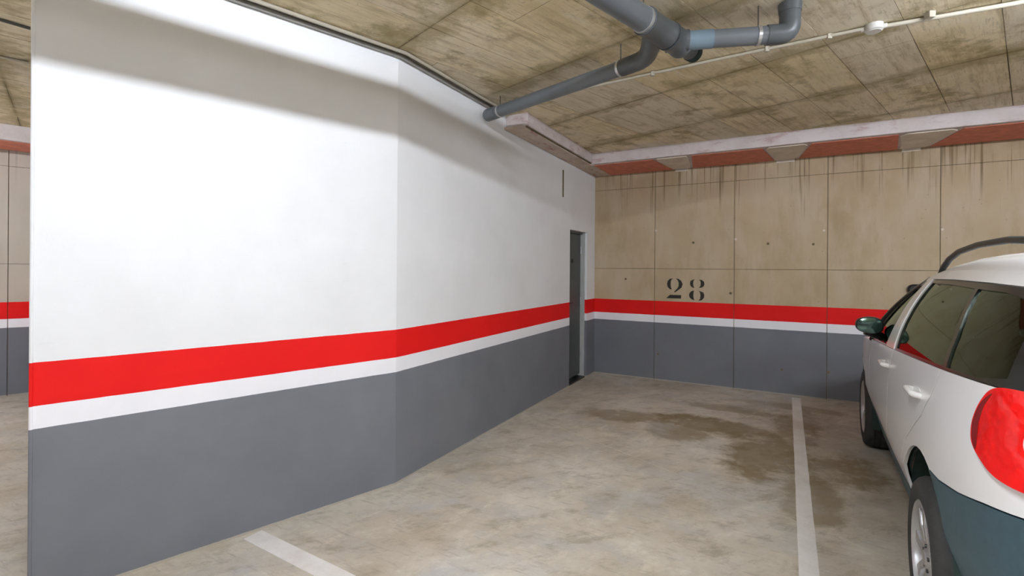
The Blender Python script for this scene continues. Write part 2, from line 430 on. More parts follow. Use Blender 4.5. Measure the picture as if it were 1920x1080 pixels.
V_, F_ = sweep_vf([(.30, .076, 1.60), (.30, .085, 1.60)], .028, 16); mesh_obj('door_plate', V_, F_, M['black'], dr_, True)
# slot near the top of the wall
struct(box('trim_2', (2.905, .0005, 2.37), (2.925, .012, 2.70), M['joint'], tf=tf2, bevel=.002))

# concrete back wall: base and cast panels with recessed joints
tfb = frame_tf(P2, db, nbv)
wb = struct(box('wall_back', (-.25, -.25, -.05), (9.2, -.008, TOP), M['joint'], tf=tfb))
cols = [-.14+.0, .849, 1.83, 2.812, 3.811, 4.80, 5.80, 6.8, 7.8, 9.0]; rows = [0, 1.503, 2.615, ZC+.005]
for i in range(len(cols)-1):
    for j in range(3):
        x0 = 0.0 if i == 0 else cols[i]+.003; x1 = cols[i+1]-.003
        z0 = rows[j]+(.0022 if j else 0); z1 = rows[j+1]-.0022
        o = random.uniform(-.001, .0015)
        box('panel', (x0, -.009, z0), (x1, o, z1), M['wall_concrete'], wb, bevel=.002, tf=tfb)
for s, z in [(.863, 2.02), (1.342, 1.847), (2.203, 1.818), (2.672, 1.803), (2.777, 1.962), (3.828, 1.94), (.452, 1.357), (1.845, 1.88), (2.36, .30), (.9, .35), (2.83, .32), (1.79, 1.2)]:
    V_, F_ = sweep_vf([tfb(s, .0, z), tfb(s, .0032, z)], random.uniform(.012, .018), 12); mesh_obj('tie_plug', V_, F_, M['plaster'] if s in (.863, 2.777, 3.828, 1.845) else M['joint'], wb, True)
# stencilled number
D28 = {'2': [[(470,245),(380,255),(320,320),(305,400),(320,480),(380,545),(435,545),(408,500),(398,400),(405,310),(430,270)],
             [(525,245),(600,255),(670,310),(705,400),(680,490),(600,560),(540,610),(480,640),(500,600),(570,520),(600,460),(605,380),(590,310),(560,270)],
             [(385,700),(670,700),(665,795),(285,795)]],
       '8': [[(1010,265),(960,280),(905,310),(890,385),(905,450),(950,490),(1000,505),(975,450),(968,385),(975,310)],
             [(1110,280),(1180,280),(1235,330),(1245,400),(1225,455),(1175,490),(1110,495),(1145,450),(1155,390),(1150,320)],
             [(990,570),(930,590),(880,640),(865,705),(885,770),(940,815),(1005,835),(980,770),(975,700),(980,620)],
             [(1100,575),(1150,590),(1220,620),(1245,690),(1235,760),(1180,830),(1100,845),(1140,790),(1150,700),(1140,620)]]}
def digit_s(X): return 1.0135+(X-305)/(1245-305)*(1.485-1.0135-.003)
for ch, shapes in D28.items():
    parts = []
    for sh in shapes:
        pts = [(digit_s(X), 1.375-(Y-245)/(795-245)*.265+(0 if ch == '2' else .004)) for X, Y in sh]
        n = len(pts); v = [tfb(s, .0016, z) for s, z in pts]+[tfb(s, .0030, z) for s, z in pts]
        parts.append((v, [tuple(range(n)), tuple(range(n, 2*n))[::-1]]+[(i, (i+1) % n, n+(i+1) % n, n+i) for i in range(n)]))
    v, f = join_vf(parts); o = mesh_obj('stencilled_digit', v, f, M['ink'], wb); o['label'] = 'black stencilled digit '+ch

# beam along the back wall: rendered face, insulation panels on the underside
OFF, ZS = .79, 2.828
beam = struct(box('trim_3', (-.0, .0, ZS), (9.0, OFF, ZC+.004), M['render'], tf=tfb, bevel=.008))
for s0, s1 in [(.05, 1.06), (1.33, 2.24), (2.52, 3.42), (3.72, 4.62), (4.9, 5.8), (6.1, 7.0), (7.3, 8.2)]:
    e = .09
    prism('insulation_panel', [(s0, .012), (s1+e*.3, .012), (s1-e, OFF-.07), (s0+e, OFF-.07)], ZS-.006, ZS+.002, M['foam'], beam, tf=tfb, bevel=.002)
for s in (1.19, 2.38, 3.57, 4.76):
    pl = [(s-.10+random.uniform(-.02, .02), .03), (s+.11, .03), (s+.15, .25), (s+.19+random.uniform(-.02, .02), OFF-.12), (s+.16, OFF-.06), (s-.17, OFF-.06), (s-.20+random.uniform(-.02, .02), OFF-.14), (s-.14, .28)]
    prism('plaster_patch', pl, ZS-.009, ZS+.002, M['plaster'], beam, tf=tfb, bevel=.004)
    prism('plaster_patch', [(s+math.cos(q)*.09*random.uniform(.7, 1.1), .006+.006*math.sin(q)) for q in [i*.5 for i in range(12)]], ZS-.035, ZS, M['plaster'], beam, tf=tfb)
# shorter box above the door wall
bx = struct(box('trim_4', (1.50, .001, 2.845), (L2-OFF+.0, .235, ZC+.004), M['render'], tf=tf2, bevel=.008))
box('soffit_board', (1.47, .002, 2.822), (L2-OFF+.02, .20, 2.846), M['render_raw'], bx, bevel=.004, tf=tf2)
box('groove_strip', (1.52, .205, 2.836), (L2-OFF, .222, 2.846), M['joint'], bx, tf=tf2)  # dark strip put in for the dark groove along the underside
box('soffit_board', (L2-OFF+.02, .002, 2.818), (L2-.002, .235, 2.829), M['render_raw'], bx, bevel=.003, tf=tf2)

# walls that close the hall
nE = -db
wall('wall_right', E, RR, M['wall_white'], .2, -(V2((-(RR-E).normalized().y, (RR-E).normalized().x))) if (V2((-(RR-E).normalized().y, (RR-E).normalized().x))).dot(V2((0, 0))-E) < 0 else V2((-(RR-E).normalized().y, (RR-E).normalized().x)))
def inw(A, B):
    d = (B-A).normalized(); n = V2((-d.y, d.x))
    return n if n.dot(V2((-.5, 0))-A) > 0 else -n
wall('wall_front', RR, FL, M['wall_white'], .2, inw(RR, FL))
wall('wall_front_left', FL, FR, M['wall_white'], .2, inw(FL, FR))
dsd = (PQ-P0).normalized(); nsd = V2((-dsd.y, dsd.x)); nsd = nsd if nsd.x < 0 else -nsd
wall('wall_core', P0+dsd*.02, PQ, M['wall_white'], .2, nsd)
# far concrete wall of the bay on the left, with its own panels and beam
nfl = n1v
tff = frame_tf(FR, d1, nfl)
wf = struct(box('wall_far_left', (-.2, -.25, -.05), (9.4, -.008, TOP), M['joint'], tf=tff))
LF = (PQ-FR).length; s_ = LF-.20
sF = [0]; x = (V2((-5.72, 5.43))-FR).dot(d1) % 1.0
while x < LF: sF.append(x); x += 1.0
sF.append(LF)
for i in range(len(sF)-1):
    if sF[i+1]-sF[i] < .03: continue
    for j in range(3):
        box('panel', (sF[i]+.003, -.009, rows[j]+(.002 if j else 0)), (sF[i+1]-.003, random.uniform(-.001, .001), rows[j+1]-.002), M['wall_concrete_grey'], wf, bevel=.002, tf=tff)
bm2 = struct(box('trim_5', (0, 0, 2.80), (LF, .62, ZC+.004), M['render'], tf=tff, bevel=.008))
for k in range(8):
    box('insulation_panel', (.3+k*1.12, .02, 2.794), (1.25+k*1.12, .57, 2.802), M['foam'], bm2, bevel=.002, tf=tff)

# ---------------------------------------------------------------- cables and conduits under the ceiling
def off_pt(A, dr, nr, s, o, z): return (A.x+dr.x*s+nr.x*o, A.y+dr.y*s+nr.y*o, z)
def wall_run(o, z, s_end): 
    # follows the near wall and then the second one at distance o
    k = o*math.tan((math.atan2(d2.y, d2.x)-math.atan2(d1.y, d1.x))/2)
    c = off_pt(P1, d1, n1v, -k*-1, o, z)
    return [off_pt(P0, d1, n1v, .02, o, z), c, off_pt(P1, d2, n2v, s_end, o, z)]
tag(tube('conduit', wall_run(.085, ZC-.014, 1.38), .0115, M['conduit']), 'cream conduit along the ceiling edge above the white wall, the one farther from the wall', 'conduit')
tag(tube('cable', wall_run(.055, ZC-.008, 1.34), .006, M['cable_dark']), 'thin dark strip drawn as the shadow line between the cream conduit and the grey one', 'cable')  # dark strip put in for the shadow line between the two conduits
tag(tube('conduit', wall_run(.022, ZC-.016, 1.32), .014, M['conduit_grey']), 'grey conduit tight in the corner of white wall and ceiling', 'conduit')
cd = empty('conduit', (.738, 3.734, ZC)); 
tag(cd, 'thin cream conduit clipped across the ceiling to the round junction box', 'conduit')
cp = [(.30, 4.03), (.738, 3.734), (1.4, 3.30), (2.10, 2.865)]
def rel(ps, z, o): return [(p[0]-o.location.x, p[1]-o.location.y, z-o.location.z) for p in ps]
tube('tube', rel(cp, ZC-.016, cd), .0105, M['conduit'], cd, 12)
for x, y in [(1.03, 3.545), (1.66, 3.14), (1.95, 2.96)]:
    box('clip', (x-.738-.014, y-3.734-.014, -.034), (x-.738+.014, y-3.734+.014, -.001), M['conduit'], cd, .003)
cd2 = empty('conduit', (2.20, 2.80, ZC)); tag(cd2, 'cream conduit leading from the round junction box to the right edge of the ceiling', 'conduit')
tube('tube', rel([(2.19, 2.83), (2.75, 2.555), (4.4, 1.75)], ZC-.018, cd2), .0125, M['conduit'], cd2, 12)
box('clip', (.13, -.12, -.038), (.165, -.08, -.001), M['conduit'], cd2, .003)
jb = empty('junction_box', (2.142, 2.845, ZC)); tag(jb, 'off-white round junction box on the ceiling at the bend of the conduit', 'junction box')
V_, F_ = sweep_vf([(0, 0, -.001), (0, 0, -.036), (0, 0, -.040)], [.046, .046, .040], 24); mesh_obj('housing', V_, F_, M['white_plastic'], jb, True)
V_, F_ = sweep_vf([(0, 0, -.0405), (0, 0, -.045)], [.041, .036], 24); mesh_obj('cover', V_, F_, M['white_plastic'], jb, True)
for a in (A1*.0+2.55, -.45, 1.1):
    V_, F_ = sweep_vf([(math.cos(a)*.044, math.sin(a)*.044, -.018), (math.cos(a)*.062, math.sin(a)*.062, -.018)], .014, 12); mesh_obj('gland', V_, F_, M['white_plastic'], jb, True)
tag(tube('cable', [(-3.9, 2.0, ZC-.012), (-3.05, 2.841, ZC-.012), (-2.975, 2.945, ZC-.012)], .009, M['cable_dark']), 'dark cable crossing the ceiling left of the white wall edge', 'cable')
tag(tube('conduit', [(-4.4, 2.55, ZC-.012), (-3.593, 3.348, ZC-.012), (-3.49, 3.445, ZC-.012)], .0095, M['conduit']), 'cream conduit crossing the ceiling left of the white wall edge', 'conduit')

# ---------------------------------------------------------------- drain pipe
ZP = 2.795
dp = empty('drain_pipe', (.80, 2.62, ZP)); tag(dp, 'grey plastic drain pipe with tee, side branches and end elbow hung under the ceiling', 'pipe')
def R(p): return (p[0]-.80, p[1]-2.62, p[2]-ZP)
def W(b, a=None, z=ZP): return (b[0], b[1], z)
T0 = V2((.66, 2.475)); 
def along(s, z=ZP): return (T0.x+d1.x*s, T0.y+d1.y*s, z)
tube('main_pipe', [R(along(-4.5)), R(along(.06))], .0625, M['pvc'], dp, 28)
def ringed(name, a, b, r, m, parent=dp):
    a, b = Vector(R(a)), Vector(R(b)); d = (b-a)
    pts = [a, a+d*.08, a+d*.12, a+d*.88, a+d*.92, b]; rr = [r*1.06, r*1.06, r, r, r*1.06, r*1.06]
    return tube(name, pts, rr, m, parent, 28)
ringed('tee_fitting', along(.03), along(.26), .069, M['pvc_dark'])
ringed('coupling', along(.27), along(.42), .073, M['pvc_dark'])
tube('stub', [R(along(.42)), R(along(.53, ZP-.005))], .050, M['pvc_dark'], dp, 24)
tube('end_cap', [R(along(.53, ZP-.005)), R(along(.575, ZP-.007))], [.053, .051], M['liner'], dp, 24)
# branch to the wall
bp = [R(along(.13)), R((.745, 2.90, ZP+.0)), R((.70, 3.0, ZP+.01)), R((-.255, 4.15, 2.83))]
B1 = Vector((.795, 2.985, ZP)); B2 = Vector((-.20, 4.17, 2.835))
tube('branch_neck', [R(along(.13)), R((.800, 2.80, ZP))], .056, M['pvc_dark'], dp, 24)
tube('elbow', [Vector(R(p)) for p in rounded([(.800, 2.80, ZP), (.815, 2.955, ZP), tuple(B1+(B2-B1).normalized()*.14)], .11)], .0545, M['pvc_dark'], dp, 24)
tube('branch_pipe', [R(tuple(B1+(B2-B1).normalized()*.08)), R(tuple(B2))], .049, M['pvc'], dp, 24)
q = (B2-B1).normalized()
tube('end_cap', [R(tuple(B2-q*.10)), R(tuple(B2+q*.0)), R(tuple(B2+q*.035))], [.0535, .0535, .0535], M['pvc'], dp, 24)
# branch to the right elbow
C0 = Vector((.93, 2.72, ZP)); C1 = Vector((1.515, 2.625, ZP)); qc = (C1-C0).normalized()
tube('branch_neck', [R(tuple(C0-qc*.06)), R(tuple(C0+qc*.06))], .058, M['pvc_dark'], dp, 24)
o = tube('connector', [R(tuple(C0+qc*.05)), R(tuple(C0+qc*.19))], .0515, M['pvc_blue'], dp, 24); o['label'] = 'blue-grey connector sleeve'
tube('branch_pipe', [R(tuple(C0+qc*.18)), R(tuple(C1-qc*.05))], .0485, M['pvc'], dp, 24)
tube('elbow', [R(tuple(p)) for p in rounded([tuple(C1-qc*.12), tuple(C1), tuple(C1+Vector((0, 0, .16)))], .075)], .0535, M['pvc_dark'], dp, 24)
tube('collar', [R(tuple(C1+Vector((0, 0, .115)))), R(tuple(C1+Vector((0, 0, .162))))], [.056, .060], M['pvc_dark'], dp, 24)
def clamp(c, d, r):
    c = Vector(R(tuple(c))); d = Vector(d).normalized()
    V_, F_ = sweep_vf([c-d*.009, c+d*.009], r+.0035, 28); o = mesh_obj('clamp', V_, F_, M['steel'], dp, True)
    V_, F_ = sweep_vf([c+Vector((0, 0, r)), (c.x, c.y, ZC-ZP-.003)], .0035, 8); mesh_obj('rod', V_, F_, M['cable_dark'], o, True)
clamp(along(.018), (d1.x, d1.y, 0), .0635); clamp(along(-1.6), (d1.x, d1.y, 0), .0625)
clamp(B2-q*.14, q, .049); clamp(C0+qc*.43, qc, .0485); clamp(B1+q*.155, q, .050)

# small black fitting on the back wall
ft = empty('wall_fitting', tfb(3.59, 0.0, 1.30)); ft.rotation_euler = (0, 0, math.atan2(db.y, db.x)); tag(ft, 'small black rounded fitting on the concrete wall just left of the car windscreen', 'fitting')
V_, F_ = sweep_vf([(0, 0, 0), (0, -.045, 0), (0, -.06, 0)], [.055, .055, .040], 20); mesh_obj('body', V_, F_, M['black'], ft, True)
box('bracket', (.0, -.03, .03), (.11, -.005, .055), M['black'], ft, .004)

# ---------------------------------------------------------------- lamps on the ceiling (out of the frame); those over the car and behind are added fill
for i, (x, y, z, a, pw) in enumerate(LAMPS):
    le = empty('ceiling_lamp', (x, y, z), a)
    tag(le, ['bare batten lamp on the ceiling above the near bay, beside the drain pipe', 'bare batten lamp on the ceiling of the left bay', 'added unseen fill lamp on the ceiling above the car', 'added unseen fill lamp on the ceiling just behind the car', 'added unseen fill lamp on the ceiling far behind on the right', 'added unseen fill lamp on the ceiling far behind on the left'][i], 'lamp')
    box('housing', (-.78, -.03, .018), (.78, .03, ZC-z-.002), M['lamp_body'], le, .004)
    V_, F_ = sweep_vf([(-.74, 0, .0), (.74, 0, .0)], TUBE_R, 12); mesh_obj('lamp_tube', V_, F_, tube_mat(pw), le, True)
    for s in (-1, 1): box('end_cap', (s*.75-.015, -.018, -.018), (s*.75+.015, .018, .02), M['lamp_body'], le, .003)

# ---------------------------------------------------------------- car
# body surface: lower outline LC and roof-edge outline TC (left half, rear centre -> front centre), x forward, y left, origin below the rear axle
LC = [(-.965,-.32),(-.97,0),(-.965,.32),(-.92,.58),(-.82,.75),(-.62,.825),(-.30,.862),(.1,.878),(.8,.888),(1.5,.885),(2.0,.880),(2.5,.878),(2.95,.83),(3.22,.64),(3.34,.33),(3.37,0),(3.34,-.33)]
TC = [(-.72,-.26),(-.74,0),(-.72,.26),(-.69,.44),(-.62,.55),(-.47,.60),(-.22,.628),(.1,.64),(.6,.648),(1.1,.645),(1.36,.625),(1.45,.56),(1.52,.44),(1.55,.32),(1.58,.16),(1.585,0),(1.58,-.16)]
INS = [(.15,.13),(.25,.10),(.38,.062),(.46,.034),(.57,.0),(.72,.0),(.84,.003),(.95,.012),(1.05,.03),(1.2,.05)]
WB = 2.57
def crm(C, u):
    i = max(0, min(len(C)-4, int(math.floor(u)))); t = u-i; p = C[i:i+4]
    return [.5*(2*b+(c-a)*t+(2*a-5*b+4*c-d)*t*t+(-a+3*b-3*c+d)*t**3) for a, b, c, d in zip(*[(q[0], q[1]) for q in p])] if False else \
           [.5*(2*p[1][k]+(p[2][k]-p[0][k])*t+(2*p[0][k]-5*p[1][k]+4*p[2][k]-p[3][k])*t*t+(-p[0][k]+3*p[1][k]-3*p[2][k]+p[3][k])*t**3) for k in (0, 1)]
def tab(T, z):
    if z <= T[0][0]: return T[0][1]
    for (a, b), (c, d) in zip(T, T[1:]):
        if z <= c: return b+(d-b)*(z-a)/(c-a)
    return T[-1][1]
def zsh(x): return tab([(-.7, 1.163), (2.1, .972), (2.8, .90), (3.37, .74)], x)
def zroof(x): return tab([(-.7, 1.475), (0, 1.505), (.7, 1.505), (1.2, 1.475), (1.5, 1.44)], x)
def low(u, z):
    x, y = crm(LC, u); x2, y2 = crm(LC, u+.02); dx, dy = x2-x, y2-y; n = math.hypot(dx, dy)
    i = tab(INS, z); return x-(-dy/n)*i, y-(dx/n)*i
def S(u, z):
    x, y = low(u, z); zs = zsh(x)
    if z <= zs: return Vector((x, y, z))
    x0, y0 = low(u, zs); xt, yt = crm(TC, u); t = (z-zs)/(zroof(xt)-zs); w = t-.42*t*(1-t)
    return Vector((x0+(xt-x0)*w, y0+(yt-y0)*w, z))
def Nrm(u, z):
    a = S(u+.03, z)-S(max(0, u-.03), z); b = S(u, z+.01)-S(u, z-.01)
    n = a.cross(b); n.normalize(); c = Vector((1.2, 0, .7)); p = S(u, z)
    return n if n.dot(Vector((p.x-1.2, p.y, 0))) > 0 else -n
# orientation check of the inset: must move towards the middle
_p, _q = low(6, .6), low(6, .25)
FLIP = abs(_q[1]) > abs(_p[1])
if FLIP:
    def low(u, z):
        x, y = crm(LC, u); x2, y2 = crm(LC, u+.02); dx, dy = x2-x, y2-y; n = math.hypot(dx, dy); i = tab(INS, z)
        return x+(-dy/n)*i, y+(dx/n)*i
AT = [0.0]
for k in range(1, 14*20+1):
    a = crm(LC, (k-1)/20); b = crm(LC, k/20); AT.append(AT[-1]+math.hypot(b[0]-a[0], b[1]-a[1]))
def u2a(u): k = max(0, min(len(AT)-2, int(u*20))); return AT[k]+(AT[k+1]-AT[k])*(u*20-k)
def a2u(a):
    lo, hi = 0, len(AT)-1
    while hi-lo > 1:
        m = (lo+hi)//2
        if AT[m] <= a: lo = m
        else: hi = m
    return (lo+(a-AT[lo])/max(1e-9, AT[hi]-AT[lo]))/20
def X(x, z):                     # side point given by x, z
    lo, hi = 3.0, 11.5
    for _ in range(30):
        m = (lo+hi)/2
        if S(m, z).x < x: lo = m
        else: hi = m
    return (u2a(lo), z)
def U(u, z): return (u2a(u), z)
def Y(y, z):                     # rear point given by y, z
    lo, hi = 0.0, 4.0
    for _ in range(30):
        m = (lo+hi)/2
        if S(m, z).y < y: lo = m
        else: hi = m
    return (u2a(lo), z)
def inpoly(p, poly):
    x, y = p; c = False; n = len(poly)
    for i in range(n):
        x1, y1 = poly[i]; x2, y2 = poly[i-1]
        if (y1 > y) != (y2 > y) and x < (x2-x1)*(y-y1)/(y2-y1)+x1: c = not c
    return c
def resample(poly, st=.04):
    out = []
    for i in range(len(poly)):
        a, b = poly[i], poly[(i+1) % len(poly)]; n = max(1, int(math.hypot(b[0]-a[0], b[1]-a[1])/st))
        for k in range(n): out.append((a[0]+(b[0]-a[0])*k/n, a[1]+(b[1]-a[1])*k/n))
    return out
def arch(xc, r, n=40): return [X(xc+r*math.cos(2*math.pi*i/n), .335+r*math.sin(2*math.pi*i/n)) for i in range(n)]
def spl(pts, k=6):               # smooth closed outline through points
    n = len(pts); out = []
    for i in range(n):
        p = [pts[(i+j-1) % n] for j in range(4)]
        for q in range(k):
            t = q/k; out.append(tuple(.5*(2*p[1][m]+(p[2][m]-p[0][m])*t+(2*p[0][m]-5*p[1][m]+4*p[2][m]-p[3][m])*t*t+(-p[0][m]+3*p[1][m]-3*p[2][m]+p[3][m])*t**3) for m in (0, 1)))
    return out
CAR = empty('car', (2.432, 1.511, 0), math.pi/2-math.radians(32.0))
tag(CAR, 'white estate car with dark roof rails, grey rear bumper and large red tail lamp', 'car')
_lab = {}
def panel_vf(outer, holes=(), proud=0, thick=.012, grid=.07, sy=1):
    outer = resample(outer); hs = [resample(h) for h in holes]
    vs = [Vector(p) for p in outer]; es = [(i, (i+1) % len(outer)) for i in range(len(outer))]
    for h in hs:
        o = len(vs); vs += [Vector(p) for p in h]; es += [(o+i, o+(i+1) % len(h)) for i in range(len(h))]
    a0, a1 = min(p[0] for p in outer), max(p[0] for p in outer); z0, z1 = min(p[1] for p in outer), max(p[1] for p in outer)
    def dist(p):
        return min(math.hypot(p[0]-q[0], p[1]-q[1]) for q in vs_edge)
    vs_edge = [(v.x, v.y) for v in vs]
    i = a0+grid/2
    while i < a1:
        j = z0+grid/2
        while j < z1:
            p = (i, j)
            if inpoly(p, outer) and not any(inpoly(p, h) for h in hs) and dist(p) > grid*.45: vs.append(Vector(p))
            j += grid
        i += grid
    r = delaunay_2d_cdt([v.to_2d() for v in vs], es, [], 0, 1e-5)
    pv, tris = r[0], []
    for tcoord in r[2]:
        c = (sum(pv[k][0] for k in tcoord)/len(tcoord), sum(pv[k][1] for k in tcoord)/len(tcoord))
        if inpoly(c, outer) and not any(inpoly(c, h) for h in hs): tris.append(tuple(tcoord))
    par = list(range(len(pv)))
    def fnd(i):
        while par[i] != i: par[i] = par[par[i]]; i = par[i]
        return i
    for t_ in tris:
        for k in t_[1:]: par[fnd(k)] = fnd(t_[0])
    cc = {}
    for t_ in tris: cc[fnd(t_[0])] = cc.get(fnd(t_[0]), 0)+1
    best = max(cc, key=cc.get); tris = [t_ for t_ in tris if fnd(t_[0]) == best]
    used = sorted({k for t_ in tris for k in t_}); rm = {k: i for i, k in enumerate(used)}
    pv = [pv[k] for k in used]; tris = [tuple(rm[k] for k in t_) for t_ in tris]
    n = len(pv); top = []; bot = []
    for p in pv:
        u = a2u(p[0]); q = S(u, p[1]); nn = Nrm(u, p[1]); top.append(q+nn*proud); bot.append(q+nn*(proud-thick))
    cnt = {}
    for t_ in tris:
        for k in range(len(t_)):
            e = (t_[k], t_[(k+1) % len(t_)]); cnt[tuple(sorted(e))] = cnt.get(tuple(sorted(e)), []) + [e]
    F_ = list(tris)+[tuple(k+n for k in t_[::-1]) for t_ in tris]
    for e, l in cnt.items():
        if len(l) == 1: a, b = l[0]; F_.append((b, a, a+n, b+n))
    V_ = [Vector((v.x, v.y*sy, v.z)) for v in top+bot]
    return V_, F_
def panel(name, outer, m, holes=(), proud=0, thick=.012, parent=None, center=False, both=True, grid=.07, label=None):
    out = []
    if center:
        V_, F_ = join_vf([panel_vf(outer, holes, proud, thick, grid, 1), panel_vf(outer, holes, proud, thick, grid, -1)])
        o = mesh_obj(name, V_, F_, m, parent or CAR, True)
        bm = bmesh.new(); bm.from_mesh(o.data); bmesh.ops.remove_doubles(bm, verts=bm.verts, dist=.0008)
        seen = {}
        bm.to_mesh(o.data); bm.free(); out.append(o)
    else:
        for sy in ((1, -1) if both else (1,)):
            V_, F_ = panel_vf(outer, holes, proud, thick, grid, sy); out.append(mesh_obj(name, V_, F_, m, parent or CAR, True))
    for o in out:
        if label: o['label'] = label
    return out
G = .0022
zb = lambda x: zsh(x)-.004
ar, af = arch(0, .425), arch(WB, .425)
arc_r = [X(.49*math.cos(a), .335+.49*math.sin(a)) for a in [math.radians(d) for d in (14, 22, 30, 38, 46, 54, 62, 70)]]
arc_r2 = [X(.485*math.cos(a), .335+.485*math.sin(a)) for a in [math.radians(d) for d in (14, 22, 30, 38, 46, 54, 62, 70)]]
ZSI = .452
# doors and wings
panel('front_door', [X(.925, ZSI), X(1.96, ZSI), X(1.985, .70), X(1.97, zb(1.97)), X(1.5, zb(1.5)), X(1.1, zb(1.1)), X(.915, zb(.915)), X(.905, .8)], M['car_white'])
panel('rear_door', [X(.919, ZSI)]+[X(.899, .8), X(.909, zb(.909)), X(.4, zb(.4)), X(-.12, zb(-.12)), X(-.055, 1.0), X(.03, .90)]+arc_r[::-1][1:]+[X(.49, ZSI)], M['car_white'])
wing_in = [(X(1.99+.0, zb(1.99))), X(1.991, .70), X(1.966, ZSI), X(2.2, ZSI), X(2.9, ZSI), X(2.98, .60), U(11.3, .66), U(11.45, .78), U(11.2, zsh(2.93)-.004), X(2.6, zb(2.6)), X(2.3, zb(2.3))]
panel('front_wing', wing_in, M['car_white'], [af])
BUMP = [X(-.15, .733), X(-.27, .738), X(-.46, .77), X(-.62, .808), U(3.3, .84), U(2.8, .852)]
BUMPq = [(a, z+.004) for a, z in BUMP]
qtr = [X(-.126, zb(-.126)), X(-.061, .998), X(.024, .897)]+arc_r2[::-1][1:]+[X(.484, ZSI), X(.36, ZSI), X(-.10, .60)]+BUMPq[:5]+[U(3.27, .86), U(3.10, 1.0), U(3.2, 1.165), X(-.5, zb(-.5))]
tail = [X(-.600, 1.150), X(-.545, 1.10), X(-.520, 1.035), X(-.540, .975), X(-.60, .940), X(-.67, .915), U(3.35, .912), U(2.9, .925), U(2.5, .98), U(2.42, 1.05), U(2.6, 1.13), U(3.0, 1.165), U(3.5, 1.168)]
tail_s = spl(tail)
panel('rear_quarter_panel', qtr, M['car_white'], [ar])
tl = panel('tail_lamp', tail_s, M['lens_red'], proud=.014, thick=.03, grid=.04, label='large rounded red tail lamp')
for o, sy in zip(tl, (1, -1)):
    def sub(name, pts, m, pr, lab=None):
        V_, F_ = panel_vf(pts, (), pr, .006, .04, sy); q_ = mesh_obj(name, V_, F_, m, o, True)
        if lab: q_['label'] = lab
    sub('lens_rim', spl([X(-.598, 1.135), X(-.548, 1.09), X(-.528, 1.035), X(-.547, .98), X(-.58, .955), X(-.572, 1.0), X(-.562, 1.04), X(-.572, 1.09)]), M['lens_dark'], .0155, 'darker red lens edge')
    c0 = U(3.18, 1.045)
    sub('reversing_lamp', [(c0[0]+.036*math.cos(k*.3142), c0[1]+.042*math.sin(k*.3142)) for k in range(20)], M['lens_clear'], .019, 'round clear reversing lamp')
# rear bumper, sill, fog strip
panel('rear_bumper', [U(0, .28), U(2, .28), U(3.5, .27), X(-.42, .27)]+[X(-.43, .40), X(-.30, .5), X(-.12, .68)]+[(a, z-.001) for a, z in BUMP[:5]]+[U(3.05, .80), U(2.8, .68), U(2, .64), U(1, .635), U(0, .635)], M['car_grey'], [ar], center=True, proud=.002, thick=.02, label='grey blue plastic bumper')
panel('sill_trim', [X(.30, .20), X(2.25, .20), X(2.25, ZSI-.005), X(.30, ZSI-.005)], M['car_grey'], [ar, af], proud=.004, label='dark plastic sill trim')
panel('tailgate', [U(0, .639), U(1, .639), U(2, .644), U(2.81, .685), U(3.06, .806), U(3.26, .843), U(3.255, .86), U(3.08, 1.0), U(3.18, 1.165), U(2, 1.165), U(0, 1.165)], M['car_white'], center=True)
panel('front_bumper', [U(14, .25), U(12.5, .25), U(11.3, .25), X(2.96, .30), X(2.965, ZSI-.01), X(2.985, .595), U(11.34, .652), U(12, .655), U(14, .64)], M['car_white'], [af], center=True)
panel('grille', [U(14, .42), U(12.9, .42), U(12.7, .34), U(12.8, .29), U(14, .29)], M['black'], center=True, proud=.004)
panel('headlamp', spl([U(11.42, .66), U(12.4, .655), U(12.9, .67), U(12.8, .75), U(12.2, .80), U(11.6, .82), U(11.45, .76)]), M['lens_amber'], proud=.004)
panel('front_panel', [U(14, .645), U(12.0, .66), U(11.36, .657), U(11.47, .775), U(11.25, .88), U(12, .82), U(13, .765), U(14, .735)], M['car_white'], [spl([U(11.42, .66), U(12.4, .655), U(12.9, .67), U(12.8, .75), U(12.2, .80), U(11.6, .82), U(11.45, .76)])], center=True)
# glasshouse: black frame with openings, glass, white middle pillar and roof edge
GT = 1.452
gt = lambda x: tab([(-.8, 1.425), (-.3, 1.452), (.6, 1.458), (1.0, 1.452), (1.3, 1.43), (1.5, 1.395)], x)
dlo = [X(2.02, zb(2.02)+.002), X(1.5, zb(1.5)+.002), X(.9, zb(.9)+.002), X(.3, zb(.3)+.002), X(-.2, zb(-.2)+.002), X(-.66, zb(-.66)+.004), U(3.25, 1.172), U(3.3, 1.30), U(3.25, 1.43), X(-.45, gt(-.45)), X(0, gt(0)), X(.5, gt(.5)), X(1, gt(1)), X(1.3, gt(1.3)), X(1.46, gt(1.46)), X(1.56, 1.365), X(1.72, 1.24), X(1.88, 1.11)]
fw = [X(1.93, zb(1.93)+.022), X(1.6, zb(1.6)+.014), X(1.27, zb(1.27)+.012), X(1.245, 1.2), X(1.215, gt(1.21)-.018), X(1.33, gt(1.33)-.02), X(1.43, gt(1.43)-.025), X(1.53, 1.32), X(1.68, 1.205), X(1.81, 1.10)]
rw = [X(.86, zb(.86)+.014), X(.4, zb(.4)+.014), X(-.105, zb(-.105)+.014), X(-.05, 1.25), X(.12, gt(.12)-.024), X(.5, gt(.5)-.020), X(.965, gt(.965)-.018), X(.93, 1.2)]
qw = [X(-.15, zb(-.15)+.014), X(-.45, zb(-.45)+.014), X(-.60, 1.185), X(-.55, 1.30), X(-.50, 1.40), X(-.2, gt(-.2)-.024), X(.075, gt(.075)-.024), X(-.09, 1.25)]
panel('window_frame', dlo, M['car_black'], [fw, rw, qw], proud=-.004, thick=.012)
